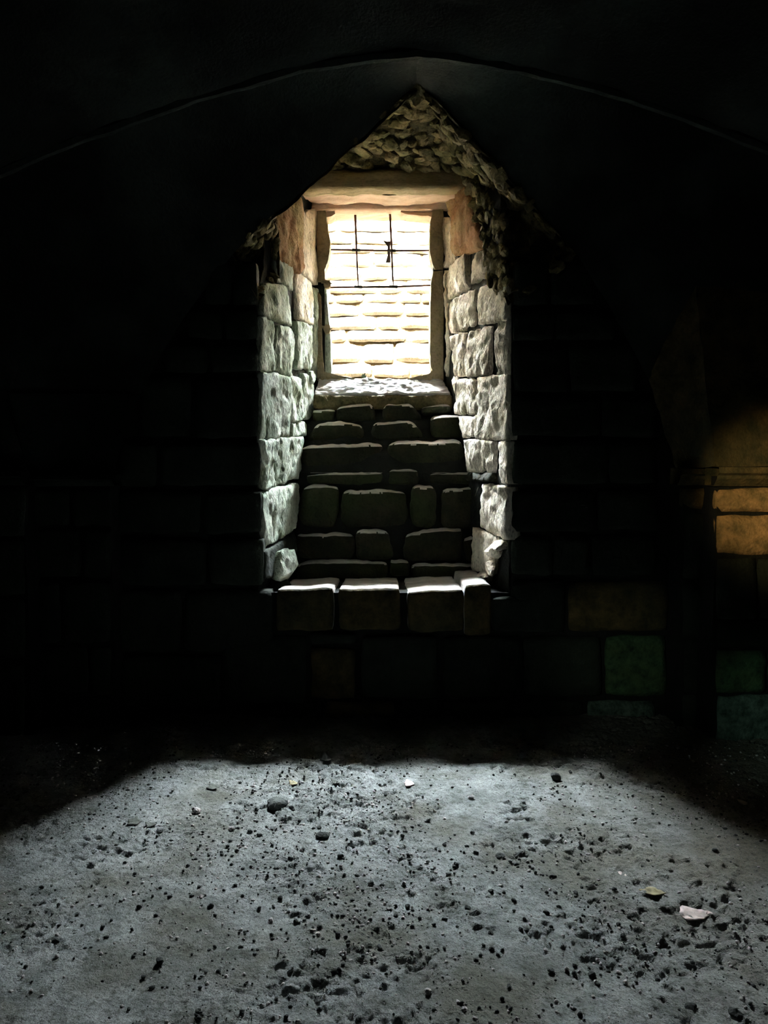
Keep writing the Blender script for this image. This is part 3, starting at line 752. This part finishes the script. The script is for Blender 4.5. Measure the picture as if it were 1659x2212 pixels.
pebble(1060,1925,11,'squarish black pebble in the bright middle of the floor, below the jagged stone')
pebble(1018,1725,13,'small white chip of stone at the back of the lit floor', mat='pebble_pale', name='stone_chip', cat='stone')
pebble(1200,1683,20,'grey stone at the far rim of the lit floor, right of centre', mat='pebble', cat='stone', name='grey_stone')
pebble(1590,2187,22,'round black pebble near the bottom right corner of the photo')
pebble(1492,2170,24,'flat dark clod near the bottom right, left of the round black pebble', cat='clod', name='earth_clod', flat=.3)
pebble(345,2078,16,'dark three-cornered stone on the dim left foreground', cat='stone', name='three_cornered_stone', flat=1.1)
pebble(115,2032,24,'dark lump at the far left of the dim foreground', cat='stone', name='dark_lump', flat=.6)
pebble(585,1987,14,'small pale pebble in the dim left foreground', mat='pebble_pale')
pebble(740,2058,18,'pale chunk of stone in the foreground left of centre', mat='pebble_pale', cat='stone', name='stone_chunk')
pebble(925,2143,14,'pale angular stone at the bottom centre', mat='pebble_pale', cat='stone', name='angular_stone')
pebble(1280,2105,16,'dark stone upper one of the trio in the right foreground', cat='stone', name='dark_stone')
SM = [(1028,1846),(960,1828),(735,1857),(1545,1840),(880,1956),(798,1951),(855,1975),(890,1997),(938,1996),(1010,1960),(1060,2014),(1125,2008),(1138,2009),(1180,1970),(1192,1894),(1244,1929),(1345,2022),(1062,2052),(1085,2054),(1190,2095),(1240,2102),(560,1962),(500,1872),(600,1876),(605,1942),(640,1990),(465,1976),(310,2110),(222,2003),(455,1958),(655,1835),(690,1790),(540,1795),(560,1807),(628,1858),(640,1867),(800,1910),(985,1873),(1020,1801),(1110,1945),(870,1810),(925,1776),(300,1960),(520,2045),(690,2000),(820,2046),(1000,2120),(1100,2130),(1390,2040),(1420,2110)]
for k, (x, y) in enumerate(SM):
    pebble(x, y, rnd.uniform(8, 12), 'small dark pebble lying on the lit packed earth floor', group='small dark pebbles on the floor')

def leaf(px, py, wpx, hpx, rot, mat, label, lobes=5, curl=.25, name='dry_leaf'):
    g = G(px, py); d = (g-CAM).length; r = wpx/F*d/2
    n = 26; vs = [Vector((0, 0, .35*curl*r))]; fs = []
    asp = (hpx/wpx)
    R = 3
    for k in range(1, R+1):
        for i in range(n):
            a = 6.2832*i/n
            rr = (k/R)*(1 + (.16*math.cos(lobes*a) + .10*math.cos(2*lobes*a+1))*(k/R))
            x, y = rr*math.cos(a), rr*math.sin(a)*asp
            z = .55*curl*r*(abs(y)*1.3 + .35*x*x) + .12*r*noise.noise(Vector((x*3+px, y*3, 0)))
            vs.append(Vector((x*r, y*r, z + .001)))
    for i in range(n): fs.append((0, 1+i, 1+(i+1) % n))
    for k in range(R-1):
        for i in range(n):
            j = (i+1) % n; a = 1+k*n; b = a+n; fs.append((a+i, b+i, b+j, a+j))
    vs2 = vs + [v - Vector((0,0,.0025)) for v in vs]; m = len(vs)
    fs2 = fs + [tuple(m+k for k in reversed(f)) for f in fs]
    a = 1+(R-1)*n
    for i in range(n): j = (i+1) % n; fs2.append((a+i, m+a+i, m+a+j, a+j))
    o = mkobj(name, vs2, fs2, M[mat]); o.location = (g.x, g.y, fz(g.x, g.y)+.001); o.rotation_euler = (0, 0, rot)
    st = []
    s = bar_local('leaf_stem', [Vector((-r*.6,0,.003)), Vector((-r*1.25,.1*r,.006))], .0012, M[mat], o)
    tag(o, label, 'leaf'); return o
def bar_local(name, pts, r, mat, par, seg=5):
    vs, fs = [], []
    for p in pts:
        for i in range(seg):
            a = 6.2832*i/seg; vs.append(p + Vector((0, math.cos(a)*r, math.sin(a)*r)))
    for k in range(len(pts)-1):
        for i in range(seg): j = (i+1) % seg; fs.append((k*seg+i, k*seg+j, (k+1)*seg+j, (k+1)*seg+i))
    return mkobj(name, vs, fs, mat, par)
leaf(1500,1972,56,40,.1,'leaf_pale','long pale curled dry leaf on the dim right of the floor',3,.35)
leaf(1340,1878,20,26,.4,'leaf_pale','small bright lobed dry leaf right of centre on the floor',7,.3)
leaf(1410,1925,40,26,-.2,'leaf_tan','crumpled brownish leaf between the small bright leaf and the long pale leaf',4,.4)
leaf(883,1692,18,30,.0,'leaf_pale','tiny pale leaf at the far middle rim of the lit floor',3,.2)
leaf(634,1690,15,22,.6,'leaf_tan','small tan leaf at the far left rim of the lit floor',3,.6)
leaf(725,1691,14,22,.6,'leaf_dark','small dark curled leaf at the far rim, right of the tan leaf',3,.6)
leaf(290,1776,26,30,.3,'leaf_dark','dark curled leaf in the shade at the left edge of the lit floor',5,.25)
leaf(326,1784,18,22,1.3,'leaf_dark','smaller dark leaf touching the right of the dark curled leaf in shade',4,.6)
leaf(460,1698,22,24,.3,'leaf_dark','dark leaf flat in the shadow behind the large broken stone, far left',4,.4)
leaf(1605,1736,14,20,.3,'leaf_pale','tiny pale leaf alone in the dark at the right edge',3,.3)
leaf(705,1640,22,40,.3,'leaf_dark','dim leaf in the black shadow at the foot of the wall',4,.5)

# sprout growing on the window sill
sp0 = P(786, 817, YW-.005); spr = bpy.data.objects.new('sprout', None); C.objects.link(spr); spr.location = sp0
tag(spr, 'tiny green sprout growing on the stone sill below the window bars', 'plant')
for k, (a, l) in enumerate(((-.9,.03),(-.35,.04),(.2,.045),(.75,.032),(0,.03),(1.1,.022))):
    d = Vector((math.sin(a), 0, math.cos(a))); s = Vector((d.z, 0, -d.x)); y = Vector((0, .002, 0))
    tip = d*l; mid = d*l*.55
    vs = [Vector((0,0,0)), mid+s*.006, tip, mid-s*.006]; vs += [v + y*(1) + Vector((0,.003,0)) for v in vs]
    lf = mkobj('leaf_blade', [v + Vector((0, -.004*k, 0)) for v in vs], [(0,1,2,3),(7,6,5,4),(0,4,5,1),(1,5,6,2),(2,6,7,3),(3,7,4,0)], M['sprout'], spr, smooth=False)
bar_local('stem', [Vector((0,0,-.012)), Vector((0.001,0,.02))], .0018, M['sprout'], spr)
# dry straws caught on the step stones
for k, (x, y, l, ang, w) in enumerate(((708,866,.05,2.05,'left of the sill'), (1035,1030,.07,1.75,'right, below the gap in the jamb'), (1026,1072,.06,1.25,'right, at the fourth step'))):
    o = bar_local('dry_straw', [Vector((0,0,0)), Vector((math.cos(ang)*l, -.006, math.sin(ang)*l))], .0014, M['grass_dry'], None)
    o.location = P(x, y, .92 if k == 0 else .42); tag(o, 'thin dry straw caught on the step masonry, '+w, 'straw')

# ------------------------------------------------------------------ outside: sunlit masonry across the yard
YO = 3.6
V, Fc = [], []
box(V, Fc, -7, 7, YO+.03, YO+.5, .0, 4.2); box(V, Fc, -2.2, -1.5, 1.70, YO+.1, .0, 4.6); box(V, Fc, 1.5, 2.2, 1.70, YO+.1, .0, 4.6)  # both side boxes are added, unseen, to narrow the sky light
wo = mkobj('wall_outside', V, Fc, M['outer_mortar'], None, smooth=False); tag(wo, kind='structure')
r2 = random.Random(3)
z = 1.95
while z < 4.1:
    h = r2.choice([.09,.12,.15,.2,.13]); x = -1.5 + r2.uniform(0, .2)
    while x < 1.3:
        w = r2.uniform(.18, .62)
        a = [(x+.008, z+h-.006+r2.uniform(-.012,.006)), (x+w-.008, z+h-.006+r2.uniform(-.012,.006)), (x+w-.008, z+.006+r2.uniform(-.006,.01)), (x+.008, z+.006+r2.uniform(-.006,.01))]
        stone('stone', wo, [Vector((p, YO, t)) for p, t in a], (0,.06,0), M['outer'], cell=.05, bulge=.02, rough=.010, wob=.012, edge=.02, rings=1, corner=.06)
        x += w
    z += h
V, Fc = [], []
box(V, Fc, -7, 7, 1.70, YO+.4, -.3, .9)
tag(mkobj('ground_outside', V, Fc, M['ground'], None, smooth=False), kind='structure')

# added, unseen slabs above the window outside, cutting off the high sky
V, Fc = [], []
a_ = Vector((0, 1.40, 0))
for x in range(-3, 3):
    X0, X1 = x*.5 + .012, x*.5 + .488
    o = len(V)
    for z0, z1 in ((3.76, 3.69), (3.84, 3.75)):
        V += [Vector((X0,1.70,z0)), Vector((X1,1.70,z0)), Vector((X1,2.64,z1+.01*(x%2))), Vector((X0,2.64,z1+.01*(x%2)))]
    for f in ((0,1,2,3),(7,6,5,4),(0,4,5,1),(1,5,6,2),(2,6,7,3),(3,7,4,0)): Fc.append(tuple(o+k for k in f))
o = len(V); V += [Vector((-4,1.68,3.86)), Vector((4,1.68,3.86)), Vector((4,2.62,3.735)), Vector((-4,2.62,3.735))]; Fc.append((o,o+1,o+2,o+3))
tag(mkobj('sky_blocker', V, Fc, M['mortar'], None, smooth=False), kind='structure')

# ------------------------------------------------------------------ added spots, no known source, for the coloured patches on the right
spot('added_spot_warm', (-1.6, -4.6, 2.2), P(1752, 1085, -.37), 11.5, 170, (1.0, .72, .36))
spot('added_spot_low', (-1.2, -5.0, 1.5), P(1350, 1425, 0), 11, 15, (.85, 1.0, .85))
spot('added_spot_green', (-1.6, -4.6, 1.8), P(1722, 1545, -.37), 9, 22, (.7, 1.0, .85))
